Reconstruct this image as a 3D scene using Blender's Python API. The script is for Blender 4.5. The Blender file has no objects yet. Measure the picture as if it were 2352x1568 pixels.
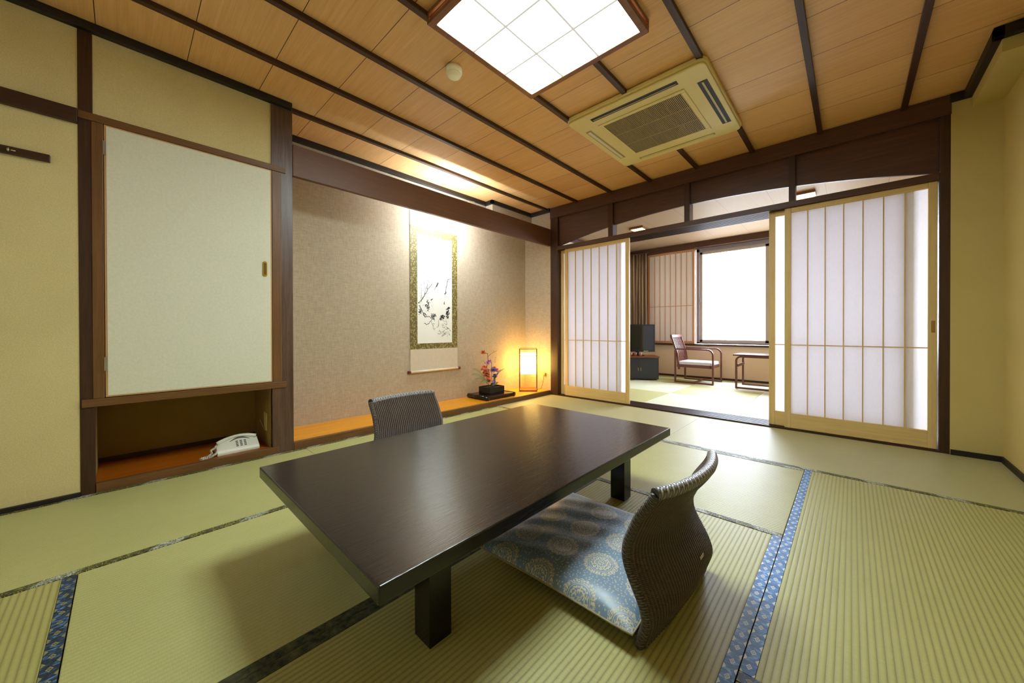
import bpy, bmesh, math, random
from mathutils import Vector, Matrix
random.seed(7)
PI = math.pi
C = bpy.context.scene.collection
sc = bpy.context.scene

# ---------------------------------------------------------------- camera
F_, CX, CY, YAW, PIT, ROL = 831.76, 1194.9, 760.64, -.740709, -.0048417, -.0020543
cam = bpy.data.objects.new('camera', bpy.data.cameras.new('camera')); C.objects.link(cam)
cyw, syw = math.cos(YAW), math.sin(YAW)
fwd = Vector((syw*math.cos(PIT), cyw*math.cos(PIT), math.sin(PIT)))
rgt = Vector((cyw, -syw, 0)); upv = rgt.cross(fwd)
r2 = rgt*math.cos(ROL)+upv*math.sin(ROL); u2 = upv*math.cos(ROL)-rgt*math.sin(ROL)
cam.matrix_world = Matrix(((r2.x, u2.x, -fwd.x, 2.8087), (r2.y, u2.y, -fwd.y, -3.6404), (r2.z, u2.z, -fwd.z, .82), (0, 0, 0, 1)))
cam.data.sensor_width = 36; cam.data.lens = F_*36/2352
cam.data.shift_x = (1176-CX)/2352; cam.data.shift_y = (CY-784)/2352
cam.data.clip_start = .02
sc.camera = cam
# ---------------------------------------------------------------- world, window light, exposure
w = bpy.data.worlds.new('daylight'); sc.world = w; w.use_nodes = True
_wt = w.node_tree; _tc = _wt.nodes.new('ShaderNodeTexCoord'); _sx = _wt.nodes.new('ShaderNodeSeparateXYZ'); _mr = _wt.nodes.new('ShaderNodeMapRange'); _mx = _wt.nodes.new('ShaderNodeMix'); _mx.data_type = 'RGBA'
_wt.links.new(_tc.outputs['Generated'], _sx.inputs[0]); _wt.links.new(_sx.outputs[2], _mr.inputs[0]); _mr.inputs[1].default_value = -.25; _mr.inputs[2].default_value = -.05
_wt.links.new(_mr.outputs[0], _mx.inputs[0]); _mx.inputs[6].default_value = (.26, .27, .27, 1); _mx.inputs[7].default_value = (.82, .92, 1.08, 1)
_wt.links.new(_mx.outputs[2], w.node_tree.nodes['Background'].inputs[0])
w.node_tree.nodes['Background'].inputs[1].default_value = 14.0
pt = bpy.data.lights.new('window_portal', 'AREA'); pt.shape = 'RECTANGLE'; pt.size = 1.95; pt.size_y = 1.56
pt.cycles.is_portal = True
po = bpy.data.objects.new('window_portal', pt); C.objects.link(po); po.location = (1.85, 2.99, 1.35); po.rotation_euler = (-PI/2, 0, 0)
sc.view_settings.view_transform = 'Standard'; sc.view_settings.look = 'None'
sc.view_settings.gamma = 1; sc.view_settings.use_curve_mapping = False
sc.view_settings.exposure = 1.3
LAMP, TUBE, ANDON, DOWN = 16.5, 235.0, 8.0, 16.0
sc.cycles.max_bounces = 10; sc.cycles.diffuse_bounces = 6; sc.cycles.transparent_max_bounces = 12
sc.cycles.use_denoising = True; sc.cycles.sample_clamp_indirect = 8; sc.cycles.caustics_reflective = False; sc.cycles.caustics_refractive = False

# ---------------------------------------------------------------- helpers
def lin(h):
    h = h.lstrip('#'); o = []
    for i in (0, 2, 4):
        c = int(h[i:i+2], 16)/255; o.append(c/12.92 if c <= .04045 else ((c+.055)/1.055)**2.4)
    return tuple(o)+(1,)
class NT:
    def __init__(s, name):
        s.m = bpy.data.materials.new(name); s.m.use_nodes = True; s.t = s.m.node_tree; s.n = s.t.nodes
        s.b = s.n['Principled BSDF']; s.out = s.n['Material Output']
    def add(s, ty, **k):
        n = s.n.new(ty)
        for a, v in k.items(): setattr(n, a, v)
        return n
    def link(s, a, b): s.t.links.new(a, b)
    def val(s, sock, v):
        if isinstance(v, bpy.types.NodeSocket): s.link(v, sock)
        elif v is not None: sock.default_value = v
    def math(s, op, a, b=None, c=None):
        n = s.add('ShaderNodeMath', operation=op); s.val(n.inputs[0], a); s.val(n.inputs[1], b)
        if c is not None: s.val(n.inputs[2], c)
        return n.outputs[0]
    def coord(s, scale=(1, 1, 1), kind='Object', rot=(0, 0, 0)):
        c = s.add('ShaderNodeTexCoord'); m = s.add('ShaderNodeMapping'); m.inputs['Scale'].default_value = scale
        m.inputs['Rotation'].default_value = rot
        s.link(c.outputs[kind], m.inputs[0]); return m.outputs[0]
    def xyz(s, v):
        n = s.add('ShaderNodeSeparateXYZ'); s.link(v, n.inputs[0]); return n.outputs
    def noise(s, v, scale=5, detail=3, rough=.5, dist=0):
        n = s.add('ShaderNodeTexNoise'); s.link(v, n.inputs['Vector']); n.inputs['Scale'].default_value = scale
        n.inputs['Detail'].default_value = detail; n.inputs['Roughness'].default_value = rough; n.inputs['Distortion'].default_value = dist
        return n.outputs['Fac']
    def mix(s, f, a, b):
        n = s.add('ShaderNodeMix', data_type='RGBA'); s.val(n.inputs[0], f)
        for i, q in ((6, a), (7, b)): s.val(n.inputs[i], q)
        return n.outputs[2]
    def ramp(s, f, lo, hi):
        n = s.add('ShaderNodeMapRange'); s.link(f, n.inputs[0]); n.inputs[1].default_value = lo; n.inputs[2].default_value = hi
        return n.outputs[0]
    def bump(s, h, strength=.3, dist=.002):
        n = s.add('ShaderNodeBump'); s.link(h, n.inputs['Height']); n.inputs['Strength'].default_value = strength
        n.inputs['Distance'].default_value = dist; s.link(n.outputs[0], s.b.inputs['Normal'])
    def col(s, c): s.val(s.b.inputs['Base Color'], c)
    def rough(s, r): s.val(s.b.inputs['Roughness'], r)
def plain(name, c, rough=.6, metal=0, spec=None):
    t = NT(name); t.col(lin(c)); t.rough(rough); t.b.inputs['Metallic'].default_value = metal
    if spec is not None: t.b.inputs['Specular IOR Level'].default_value = spec
    return t.m
def wood(name, c1, c2, axis='z', rough=.5, fine=1.0, bump=.15, spec=.5):
    t = NT(name); s = {'x': (1.2, 26, 26), 'y': (26, 1.2, 26), 'z': (26, 26, 1.2)}[axis]
    v = t.coord(tuple(q*fine for q in s)); n = t.noise(v, 2.2, 5, .6, .6); v2 = t.coord(tuple(q*fine*5 for q in s)); n2 = t.noise(v2, 3, 2)
    f = t.math('ADD', t.math('MULTIPLY', t.ramp(n, .3, .7), .7), t.math('MULTIPLY', t.ramp(n2, .3, .7), .3))
    t.col(t.mix(f, lin(c1), lin(c2))); t.rough(rough); t.bump(n2, bump, .001)
    t.b.inputs['Specular IOR Level'].default_value = spec
    return t.m
def plaster(name, c1, c2, scale=220, bump=.35, rough=.9, big=3):
    t = NT(name); v = t.coord(); n = t.noise(v, scale, 4, .7); n2 = t.noise(v, big, 2)
    t.col(t.mix(t.ramp(t.math('ADD', t.math('MULTIPLY', n, .75), t.math('MULTIPLY', n2, .25)), .35, .65), lin(c1), lin(c2)))
    t.rough(rough); t.bump(n, bump, .001); t.b.inputs['Specular IOR Level'].default_value = .2
    return t.m
def emit(name, c, strength):
    t = NT(name); t.col((0, 0, 0, 1)); t.b.inputs['Emission Color'].default_value = lin(c); t.b.inputs['Emission Strength'].default_value = strength
    return t.m
def paper(name, c, trans=.5):
    t = NT(name); d = t.add('ShaderNodeBsdfDiffuse'); r = t.add('ShaderNodeBsdfTranslucent'); m = t.add('ShaderNodeMixShader')
    v = t.coord((60, 60, 8)); n = t.noise(v, 4, 3); cc = t.mix(n, lin(c), (.86, .86, .86, 1))
    t.link(cc, d.inputs[0]); t.link(cc, r.inputs[0]); m.inputs[0].default_value = trans
    t.link(d.outputs[0], m.inputs[1]); t.link(r.outputs[0], m.inputs[2]); t.link(m.outputs[0], t.out.inputs[0])
    return t.m
def glass(name, c='ffffff', op=.08):
    t = NT(name); a = t.add('ShaderNodeBsdfTransparent'); g = t.add('ShaderNodeBsdfGlossy'); m = t.add('ShaderNodeMixShader')
    a.inputs[0].default_value = lin(c); g.inputs['Roughness'].default_value = .03; m.inputs[0].default_value = op
    t.link(a.outputs[0], m.inputs[1]); t.link(g.outputs[0], m.inputs[2]); t.link(m.outputs[0], t.out.inputs[0])
    return t.m
def tatami(name, along, c1, c2, dark, rough=.5, pitch=.0155, amp=1.0):
    """rush matting: ribs run along the long side, fine rushes across"""
    t = NT(name); v = t.coord(); x, y, z = t.xyz(v)
    a, b = (y, x) if along == 'x' else (x, y)        # a: across the ribs, b: along them
    ph = t.math('MULTIPLY', a, 2*PI/pitch); rib = t.math('ABSOLUTE', t.math('SINE', t.math('MULTIPLY', ph, .5)))
    rib = t.math('POWER', rib, .55)
    vs = t.coord((60, 700, 1) if along == 'x' else (700, 60, 1)); vf = t.coord((700, 60, 1) if along == 'x' else (60, 700, 1))
    rush = t.noise(vf, 1, 2)                          # fine rushes crossing the ribs
    big = t.noise(v, 2.5, 3); mid = t.noise(v, 14, 3)
    f = t.math('ADD', t.math('MULTIPLY', t.ramp(rush, .3, .7), .45), t.math('ADD', t.math('MULTIPLY', big, .35), t.math('MULTIPLY', mid, .25)))
    col = t.mix(f, lin(c1), lin(c2))
    col = t.mix(t.math('MULTIPLY', t.math('SUBTRACT', 1, rib), 0.72*amp), col, lin(dark))
    t.col(col); t.rough(rough); h = t.math('ADD', t.math('MULTIPLY', rib, .8), t.math('MULTIPLY', rush, .2))
    t.bump(h, .55*amp, .0015); t.b.inputs['Specular IOR Level'].default_value = .55
    return t.m
class MB:
    def __init__(s): s.bm = bmesh.new(); s.uv = None
    def box(s, x0, y0, z0, x1, y1, z1):
        v = [s.bm.verts.new(p) for p in ((x0, y0, z0), (x1, y0, z0), (x1, y1, z0), (x0, y1, z0), (x0, y0, z1), (x1, y0, z1), (x1, y1, z1), (x0, y1, z1))]
        for f in ((3, 2, 1, 0), (4, 5, 6, 7), (0, 1, 5, 4), (1, 2, 6, 5), (2, 3, 7, 6), (3, 0, 4, 7)): s.bm.faces.new([v[i] for i in f])
        return s
    def rbox(s, c, half, rot):   # oriented box
        v0 = len(s.bm.verts); s.box(-half[0], -half[1], -half[2], *half); s.bm.verts.ensure_lookup_table()
        for v in list(s.bm.verts)[v0:]: v.co = rot @ v.co + Vector(c)
        return s
    def ring(s, c, n, r, seg, ref=None, sy=1):
        n = n.normalized(); a = ref if ref is not None else (Vector((0, 0, 1)) if abs(n.z) < .9 else Vector((1, 0, 0)))
        u = n.cross(a).normalized(); w_ = n.cross(u)
        return [s.bm.verts.new(c+u*math.cos(2*PI*i/seg)*r+w_*math.sin(2*PI*i/seg)*r*sy) for i in range(seg)]
    def tube(s, pts, r, seg=8, closed=False, ref=None, sy=1, cap=True):
        pts = [Vector(p) for p in pts]; N = len(pts); rings = []
        for i, p in enumerate(pts):
            if closed: d = pts[(i+1) % N]-pts[i-1]
            else: d = pts[min(i+1, N-1)]-pts[max(i-1, 0)]
            rr = r[i] if isinstance(r, (list, tuple)) else r
            rings.append(s.ring(p, d, rr, seg, ref, sy))
        for i in range(N if closed else N-1):
            a, b = rings[i], rings[(i+1) % N]
            for k in range(seg): s.bm.faces.new((a[k], a[(k+1) % seg], b[(k+1) % seg], b[k]))
        if cap and not closed: s.bm.faces.new(rings[0][::-1]); s.bm.faces.new(rings[-1])
        return s
    def bar(s, pts, wa, wb, ref=(0, 1, 0)):   # rectangular section swept along pts; wa along ref
        pts = [Vector(p) for p in pts]; ref = Vector(ref).normalized(); rings = []
        for i, p in enumerate(pts):
            d = (pts[min(i+1, len(pts)-1)]-pts[max(i-1, 0)]).normalized(); n = d.cross(ref).normalized()
            rings.append([s.bm.verts.new(p+ref*wa/2*sa+n*wb/2*sb) for sa, sb in ((-1, -1), (1, -1), (1, 1), (-1, 1))])
        for a, b in zip(rings, rings[1:]):
            for k in range(4): s.bm.faces.new((a[k], a[(k+1) % 4], b[(k+1) % 4], b[k]))
        s.bm.faces.new(rings[0][::-1]); s.bm.faces.new(rings[-1]); return s
    def lathe(s, prof, c=(0, 0, 0), seg=24):
        c = Vector(c); rings = [[s.bm.verts.new(c+Vector((r*math.cos(2*PI*k/seg), r*math.sin(2*PI*k/seg), z))) for k in range(seg)] for r, z in prof]
        for a, b in zip(rings, rings[1:]):
            for k in range(seg): s.bm.faces.new((a[k], a[(k+1) % seg], b[(k+1) % seg], b[k]))
        s.bm.faces.new(rings[0][::-1]); s.bm.faces.new(rings[-1]); return s
    def prism(s, poly, d, axis='y', base=0):  # extrude polygon (2D) along axis
        def P(a, b, t): return {'y': (a, t, b), 'x': (t, a, b), 'z': (a, b, t)}[axis]
        A = [s.bm.verts.new(P(a, b, base)) for a, b in poly]; B = [s.bm.verts.new(P(a, b, base+d)) for a, b in poly]; n = len(poly)
        s.bm.faces.new(A); s.bm.faces.new(B[::-1])
        for i in range(n): s.bm.faces.new((A[i], B[i], B[(i+1) % n], A[(i+1) % n]))
        return s
    def grid(s, fn, nu, nv, uvs=True):
        if uvs and s.uv is None: s.uv = s.bm.loops.layers.uv.new('UVMap')
        V = [[s.bm.verts.new(fn(i/nu, j/nv)) for j in range(nv+1)] for i in range(nu+1)]
        for i in range(nu):
            for j in range(nv):
                f = s.bm.faces.new((V[i][j], V[i+1][j], V[i+1][j+1], V[i][j+1]))
                if uvs:
                    for l, (a, b) in zip(f.loops, ((i, j), (i+1, j), (i+1, j+1), (i, j+1))): l[s.uv].uv = (a/nu, b/nv)
        return V
    def build(s, name, mat, parent=None, loc=None, bevel=0, smooth=False, sub=0, seg=2):
        bmesh.ops.recalc_face_normals(s.bm, faces=s.bm.faces)
        if loc is not None:
            for v in s.bm.verts: v.co -= Vector(loc)
        me = bpy.data.meshes.new(name); s.bm.to_mesh(me); s.bm.free(); me.materials.append(mat)
        o = bpy.data.objects.new(name, me); C.objects.link(o)
        if parent is not None: o.parent = parent
        if loc is not None: o.location = loc
        if smooth:
            for p in me.polygons: p.use_smooth = True
        if bevel:
            b = o.modifiers.new('bevel', 'BEVEL'); b.width = bevel; b.segments = seg; b.limit_method = 'ANGLE'
        if sub:
            b = o.modifiers.new('sub', 'SUBSURF'); b.levels = b.render_levels = sub
        return o
def B(*a): return MB().box(*a)
def tag(o, label=None, cat=None, group=None, kind=None):
    for k, v in (('label', label), ('category', cat), ('group', group), ('kind', kind)):
        if v: o[k] = v
    return o
def thing(name, loc, label, cat, group=None, rz=0, kind=None):
    o = bpy.data.objects.new(name, None); C.objects.link(o); o.location = loc; o.rotation_euler = (0, 0, rz)
    o.empty_display_size = .1
    return tag(o, label, cat, group, kind)
def S(name, mb, mat, label=None, cat=None, bevel=0, loc=None):
    return tag(mb.build(name, mat, loc=loc, bevel=bevel), label, cat, kind='structure')
def copy_tree(o, parent=None):
    c = o.copy(); C.objects.link(c); c.parent = parent
    for ch in [q for q in bpy.data.objects if q.parent == o]: copy_tree(ch, c)
    return c
tn = [0]
def trim(mb, mat, label, cat='trim', bevel=.002, loc=None):
    tn[0] += 1; return S('trim_%d' % tn[0], mb, mat, label, cat, bevel, loc)

# ---------------------------------------------------------------- materials
DW = dict(rough=.45, spec=.4)
dkz = wood('dark_wood_vertical', '2a170c', '4a2c17', 'z', **DW)
dkx = wood('dark_wood_x', '2a170c', '4a2c17', 'x', **DW)
dky = wood('dark_wood_y', '2a170c', '4a2c17', 'y', **DW)
midz = wood('brown_wood_vertical', '5a3a1c', '7a532b', 'z', **DW)
midy = wood('brown_wood_y', '5a3a1c', '7a532b', 'y', **DW)
lint = wood('lintel_wood', '5b3920', '6e472a', 'y', .5)
beamx = wood('beam_wood', '3a2117', '5a3522', 'x', .45)
black = wood('black_trim', '0d0705', '1c100a', 'y', .5)
hinoki = wood('pale_cypress', 'cba868', 'dfc283', 'z', .5)
hinx = wood('pale_cypress_x', 'cba868', 'dfc283', 'x', .5)
orange = wood('orange_floorboard', 'd6820c', 'f0a818', 'y', .3, .6)
wallm = plaster('yellow_plaster', 'c4b27c', 'd8c790')
wallr = plaster('yellow_wallpaper', 'bba868', 'cdba7a', 300)
def ceilmat():
    t = NT('ceiling_board'); v = t.coord((3, 160, 3)); n = t.noise(v, 1.2, 4, .6); v2 = t.coord((2, 30, 2)); n2 = t.noise(v2, 1.5, 3, .6, .5)
    x, y, z = t.xyz(t.coord())
    u = t.math('FRACT', t.math('DIVIDE', t.math('ADD', y, 10.138), .3372)); gap = t.math('LESS_THAN', u, .011)
    idx = t.math('FLOOR', t.math('DIVIDE', t.math('ADD', y, 10.138), .3372)); ix = t.math('FLOOR', t.math('DIVIDE', t.math('ADD', x, 5.395), .4455))
    wn = t.add('ShaderNodeTexWhiteNoise', noise_dimensions='2D'); cb = t.add('ShaderNodeCombineXYZ'); t.link(idx, cb.inputs[0]); t.link(ix, cb.inputs[1]); t.link(cb.outputs[0], wn.inputs['Vector'])
    f = t.math('ADD', t.math('MULTIPLY', n, .45), t.math('ADD', t.math('MULTIPLY', n2, .4), t.math('MULTIPLY', wn.outputs[0], .15)))
    c = t.mix(t.ramp(f, .3, .7), lin('cc9a5e'), lin('e6ba80')); c = t.mix(gap, c, lin('4a2a10'))
    t.col(c); t.rough(.42); t.bump(t.math('SUBTRACT', n, t.math('MULTIPLY', gap, 3)), .12, .001); return t.m
ceilm = ceilmat()
def weave(name, c1, c2, s=900):
    t = NT(name); a = t.noise(t.coord((s, s, s*.08)), 1, 2); b = t.noise(t.coord((s*.08, s*.08, s)), 1, 2)
    f = t.math('MULTIPLY', t.math('ADD', t.ramp(a, .3, .7), t.ramp(b, .3, .7)), .5); t.col(t.mix(f, lin(c1), lin(c2))); t.rough(.85); t.bump(f, .3, .001)
    t.b.inputs['Specular IOR Level'].default_value = .25
    return t.m
alcove = weave('woven_wallpaper', 'a3917a', 'c4b398', 260)
closet = plaster('door_paper', 'd2ceb4', 'dcd8c0', 90, .05, .6, 1.5)
tA, tD = '8f8a4e', '55511f'
tat_y = tatami('rush_mat_ribs_y', 'y', '969052', 'b5ae6c', '5d581f')
tat_x = tatami('rush_mat_ribs_x', 'x', '969052', 'b5ae6c', '5d581f')
tat_xs = tatami('rush_mat_fine', 'x', '9c9565', 'b4ad7c', '77713f', .5, .0155, .35)
tat_ys = tatami('rush_mat_fine_y', 'y', '9c985c', 'bab678', '78723a', .5, .0155, .4)
def camo():
    t = NT('olive_brocade_border'); x, y, z = t.xyz(t.coord()); n = t.noise(t.coord((22, 30, 1)), 1.6, 4, .6, 1.2); n2 = t.noise(t.coord((60, 70, 1)), 1.5, 3, .6, 2)
    band = t.ramp(t.math('SINE', t.math('MULTIPLY', t.math('ADD', y, x), 2*PI/.27)), .45, .62)
    dark = t.mix(t.ramp(n, .5, .56), lin('2a2b14'), lin('4a4a22')); dark = t.mix(t.ramp(n2, .55, .6), dark, lin('a39a45'))
    light = t.mix(t.ramp(n2, .44, .52), lin('b9b8a6'), lin('5f6350'))
    t.col(t.mix(band, dark, light)); t.rough(.6); t.bump(n2, .3, .001); return t.m
def blue(name, along, dk, md, lt, gold):
    t = NT(name); x, y, z = t.xyz(t.coord()); a, b = (x, y) if along == 'y' else (y, x)
    W = .033; u = t.math('DIVIDE', a, W); L = .052; v = t.math('DIVIDE', b, L)
    fr = t.math('SUBTRACT', t.math('FRACT', v), .5); cu = t.math('SUBTRACT', t.math('FRACT', u), .5)
    d = t.math('ADD', t.math('ABSOLUTE', t.math('MULTIPLY', fr, 3.2)), t.math('ABSOLUTE', t.math('MULTIPLY', cu, 3.0)))
    dia = t.math('LESS_THAN', d, .62); inner = t.math('MULTIPLY', t.math('LESS_THAN', d, .34), t.math('GREATER_THAN', d, .2))
    n = t.noise(t.coord((90, 30, 1) if along == 'x' else (30, 90, 1)), 1.0, 3, .6, 1.5)
    c = t.mix(t.ramp(n, .42, .58), lin(dk), lin(md)); c = t.mix(t.ramp(n, .56, .64), c, lin(lt))
    corner = t.math('GREATER_THAN', d, 2.35); c = t.mix(corner, c, lin(gold)); c = t.mix(dia, c, lin(gold)); c = t.mix(inner, c, lin(dk))
    edge = t.math('GREATER_THAN', t.math('ABSOLUTE', cu), .465); c = t.mix(edge, c, lin('101418'))
    t.col(c); t.rough(.5); t.bump(n, .3, .001); return t.m
heri_g = camo(); heri_b = blue('sheen_blue_brocade_border', 'y', '28528a', '3f78ba', '7fabdc', 'c2ccc6'); heri_bx = blue('navy_brocade_border', 'x', '101e2a', '1c3c5a', '4c74a6', '807c4e')  # same brocade as the olive; bluer tones paint reflected window light
heri_n = plaster('dark_brocade_border', '0c0f14', '5a5a3c', 42, .3, .6, 12)
heri_n.name = 'dark_brocade_border'

# ---------------------------------------------------------------- shell: main room
ZC = 2.345
S('floor', B(-.75, -4.75, -.12, 3.75, 3.1, -.02), plaster('subfloor', '6d6040', '7d7048'), 'bare floor slab under the straw mats', 'floor')
S('ceiling', B(-.75, -4.75, ZC, 3.75, .02, ZC+.1), ceilm, 'brown wooden board ceiling over the tatami room', 'ceiling')
S('wall_left', MB().box(-.1, -4.75, -.02, -.004, -3.79, ZC).box(-.1, -3.745, 1.9, -.006, -2.98, ZC), wallm, 'yellow plaster wall left of and above the white closet door', 'wall')
S('wall_back', B(-.1, -4.8, -.02, 3.75, -4.66, ZC), plaster('pale_bounce_wall', 'e0dcc8', 'ece8d6'), 'unseen wall behind the viewer, made pale to bounce light', 'wall')  # unseen wall; pale tone chosen to fill the room with bounced light
S('wall_right', B(3.5, -4.7, -.02, 3.75, .1, ZC), wallr, 'yellow wall at the right edge', 'wall')
S('wall_far', B(3.285, .0, -.02, 3.52, .15, ZC), wallr, 'narrow yellow wall between dark post and room corner', 'wall')
S('wall_soffit', B(3.372, -.62, 2.225, 3.52, -.0, ZC), wallr, 'boxed yellow soffit in the upper right corner', 'soffit')
S('light_seal_left', B(-.72, -4.8, -.1, -.62, .3, 2.5), wallm, 'added unseen wall blocking light leaks behind the closet and alcove', 'wall')  # unseen panel added to keep outside light from leaking through closet gaps
S('light_seal_end', B(-.7, -4.8, -.1, -.05, -3.76, 2.5).box(-.7, -3.0, -.1, -.5, -2.9, 2.5), wallm, 'added unseen wall mass blocking light leaks beside the closet', 'wall')  # further unseen blocks added to close light gaps at the closet sides
# alcove (tokonoma) shell
AB = -.445
S('wall_alcove', MB().box(AB-.06, -2.98, -.02, AB, .1, ZC).box(AB, .02, .0, .0, .12, ZC).box(AB, -2.985, .0, -.012, -2.965, ZC), alcove, 'beige woven wallpaper at the back and side of the alcove', 'wall')
S('wall_alcove_soffit', B(AB, -.69, 2.20, -.33, .02, ZC), alcove, 'small boxed beige soffit high in the alcove corner', 'soffit')
trim(B(AB, -2.965, -.02, -.035, .02, .05), orange, 'glossy orange-brown wooden floor of the alcove', 'alcove floor')
trim(B(-.035, -2.86, -.02, .0, .0, .052), midy, 'low brown sill along the front of the alcove', 'sill')
trim(B(-.035, -2.86, 1.872, .0, .0, 2.085), lint, 'wide brown lintel board across the top of the alcove', 'lintel')
# closet niche
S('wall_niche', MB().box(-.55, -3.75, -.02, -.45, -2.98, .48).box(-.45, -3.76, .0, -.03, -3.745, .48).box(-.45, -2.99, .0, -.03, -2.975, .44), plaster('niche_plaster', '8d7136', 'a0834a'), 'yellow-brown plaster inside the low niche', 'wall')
trim(B(-.45, -3.745, -.02, -.012, -2.985, .042), wood('niche_floorboard', '94480a', 'b8600e', 'y', .35, .6), 'orange-brown board floor of the low niche', 'niche floor')
trim(B(-.45, -3.745, .0, -.44, -2.985, .07), dky, 'dark skirting at the back of the niche', 'skirting')
S('wall_closet', B(-.45, -3.79, .476, -.05, -2.95, 1.95), wallm, 'back panel inside the closet', 'wall')
trim(B(-.03, -3.74, -.02, .002, -2.95, .047), midy, 'brown sill in front of the telephone niche', 'sill')
trim(B(-.45, -3.784, .436, .008, -2.905, .476), midy, 'brown shelf rail under the white closet door', 'shelf rail')
trim(B(-.05, -3.747, .476, .003, -3.708, 1.868), midz, 'left brown frame post of the white closet door', 'door frame')
trim(B(-.05, -2.982, .476, .003, -2.93, 1.868), midz, 'right brown frame post of the white closet door', 'door frame')
trim(B(-.05, -3.79, 1.868, .008, -2.905, 1.905), midy, 'brown top rail over the white closet door', 'rail')
trim(B(-.06, -3.79, -.02, -.001, -3.742, ZC), dkz, 'slender dark post between yellow wall and closet', 'post')
trim(B(-.09, -2.985, -.02, .0, -2.862, ZC), wood('alcove_post', '3c2417', '6e5340', 'z', .4), 'thick dark grained post between closet and alcove', 'post')
trim(B(-.03, -4.7, 1.835, .02, -3.79, 1.905), dky, 'dark picture rail on the left yellow wall', 'rail')
trim(B(-.01, -4.7, -.01, .012, -3.79, .022), black, 'thin black skirting under the left yellow wall', 'skirting')
# crown trims
trim(B(-.01, -4.7, 2.305, .03, -2.87, ZC), black, 'black crown moulding over closet and left wall', 'moulding')
trim(MB().box(AB-.01, -2.87, 2.305, AB+.035, -.69, ZC).box(AB+.0, -.725, 2.305, -.3, -.69, ZC).box(-.335, -.725, 2.305, -.3, .03, ZC).box(-.33, -.03, 2.305, .0, .022, ZC), black, 'dark crown moulding along the back of the alcove ceiling', 'moulding')
trim(MB().box(3.34, -.655, 2.29, 3.376, .0, ZC).box(3.34, -.655, 2.29, 3.51, -.62, ZC), black, 'black crown moulding around the corner soffit', 'moulding')
trim(B(3.47, -4.66, 2.29, 3.505, -.64, ZC), black, 'black crown moulding on the right wall', 'moulding')
for k in range(8):
    x = -.045+.4455*k
    if k == 0: trim(B(x-.014, -2.87, 2.322, x+.02, -.02, ZC+.002), dky, 'dark ceiling batten nearest the alcove lintel', 'ceiling batten'); continue
    trim(B(x-.016, -4.68, 2.322, x+.016, -.005, ZC+.002), dky, 'dark ceiling batten, %s from the alcove side' % ('', 'second', 'third', 'fourth', 'fifth', 'sixth', 'seventh', 'eighth')[k], 'ceiling batten')
# shoji wall
trim(B(.0, .0, -.02, .112, .11, ZC), dkz, 'dark corner post between alcove and sliding doors', 'post')
trim(B(3.238, .0, -.02, 3.287, .12, ZC), dkz, 'dark post right of the large sliding door', 'post')
trim(B(3.28, -.012, 2.288, 3.376, .0, ZC), black, 'thin black moulding over the narrow far wall', 'moulding')
trim(B(.0, -.008, 2.215, 3.287, .12, ZC), beamx, 'dark main beam over the sliding doors', 'beam')
trim(B(.112, -.004, 1.805, 3.238, .012, 1.852), beamx, 'dark lintel face above the sliding doors', 'lintel')
m = MB().box(.112, .012, 1.825, 3.238, .24, 1.852)
for k in range(8): m.box(.112, .012+k*.0317, 1.803, 3.238, .0215+k*.0317, 1.825)
trim(m, dkx, 'grooved underside of the lintel that guides the sliding doors', 'lintel', 0)
def arch(x): return 2.018-.158*((x-1.67)/1.56)**2
seg_x = [.112, .805, .868, 1.618, 1.67, 2.43, 2.47, 3.238]
for a, b, lab in ((.112, .82, 'left'), (.855, 1.63, 'second'), (1.66, 2.44, 'third'), (2.46, 3.238, 'right')):
    P = [(a+(b-a)*i/16, arch(a+(b-a)*i/16)) for i in range(17)]
    trim(MB().prism(P+[(b, 2.22), (a, 2.22)], .02, 'y', .03), beamx, 'curved dark transom board, %s of four bays' % lab, 'transom board', 0)
for x0, x1, lab in ((.808, .866, 'left'), (1.62, 1.67, 'middle'), (2.432, 2.474, 'right')):
    trim(B(x0, -.002, 1.85, x1, .1, 2.22), dkz, 'short dark transom strut, %s of the three' % lab, 'strut')
m = B(.112, .0, -.02, 3.238, .24, .004)
for k in range(8): m.box(.112, .004+k*.0317, .004, 3.238, .0135+k*.0317, .012)
trim(m, dkx, 'grooved brown floor track of the sliding doors', 'door track', 0)
trim(B(3.287, -.012, -.01, 3.5, .0, .034), black, 'black skirting under the narrow far wall', 'skirting')
trim(B(3.488, -4.66, -.01, 3.5, -.0, .034), black, 'black skirting along the right wall', 'skirting')

# ---------------------------------------------------------------- shell: veranda room
RC = 2.272
S('wall_veranda_left', B(-.55, .1, -.02, -.45, 3.0, 2.4), plaster('pale_wall', 'd6d0c6', 'e4dfd6'), 'pale wall on the left of the window room', 'wall')
S('wall_veranda_right', B(3.6, .1, -.02, 3.75, 3.1, 2.4), plaster('pale_wall_b', 'd6d0c6', 'e4dfd6'), 'pale wall on the right of the window room', 'wall')
S('wall_header', B(-.45, .12, 2.23, 3.7, .2, 2.4), wallr, 'wall strip above the transom on the window side', 'wall')
S('wall_veranda_front', MB().box(-.45, .12, -.02, .02, .2, 2.4).box(3.28, .12, -.02, 3.7, .25, 2.4), wallr, 'plaster beside the opening on the window side', 'wall')
def c2():
    t = NT('veranda_ceiling_board'); x, y, z = t.xyz(t.coord()); gx = t.math('LESS_THAN', t.math('FRACT', t.math('DIVIDE', t.math('ADD', x, 9.96), .4655)), .014)
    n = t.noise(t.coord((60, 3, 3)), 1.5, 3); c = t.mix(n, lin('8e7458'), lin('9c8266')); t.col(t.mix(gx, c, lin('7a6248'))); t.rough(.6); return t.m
S('ceiling_veranda', B(-.5, .1, RC, 3.7, 3.0, RC+.1), c2(), 'pale boarded ceiling of the window room', 'ceiling')
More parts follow.
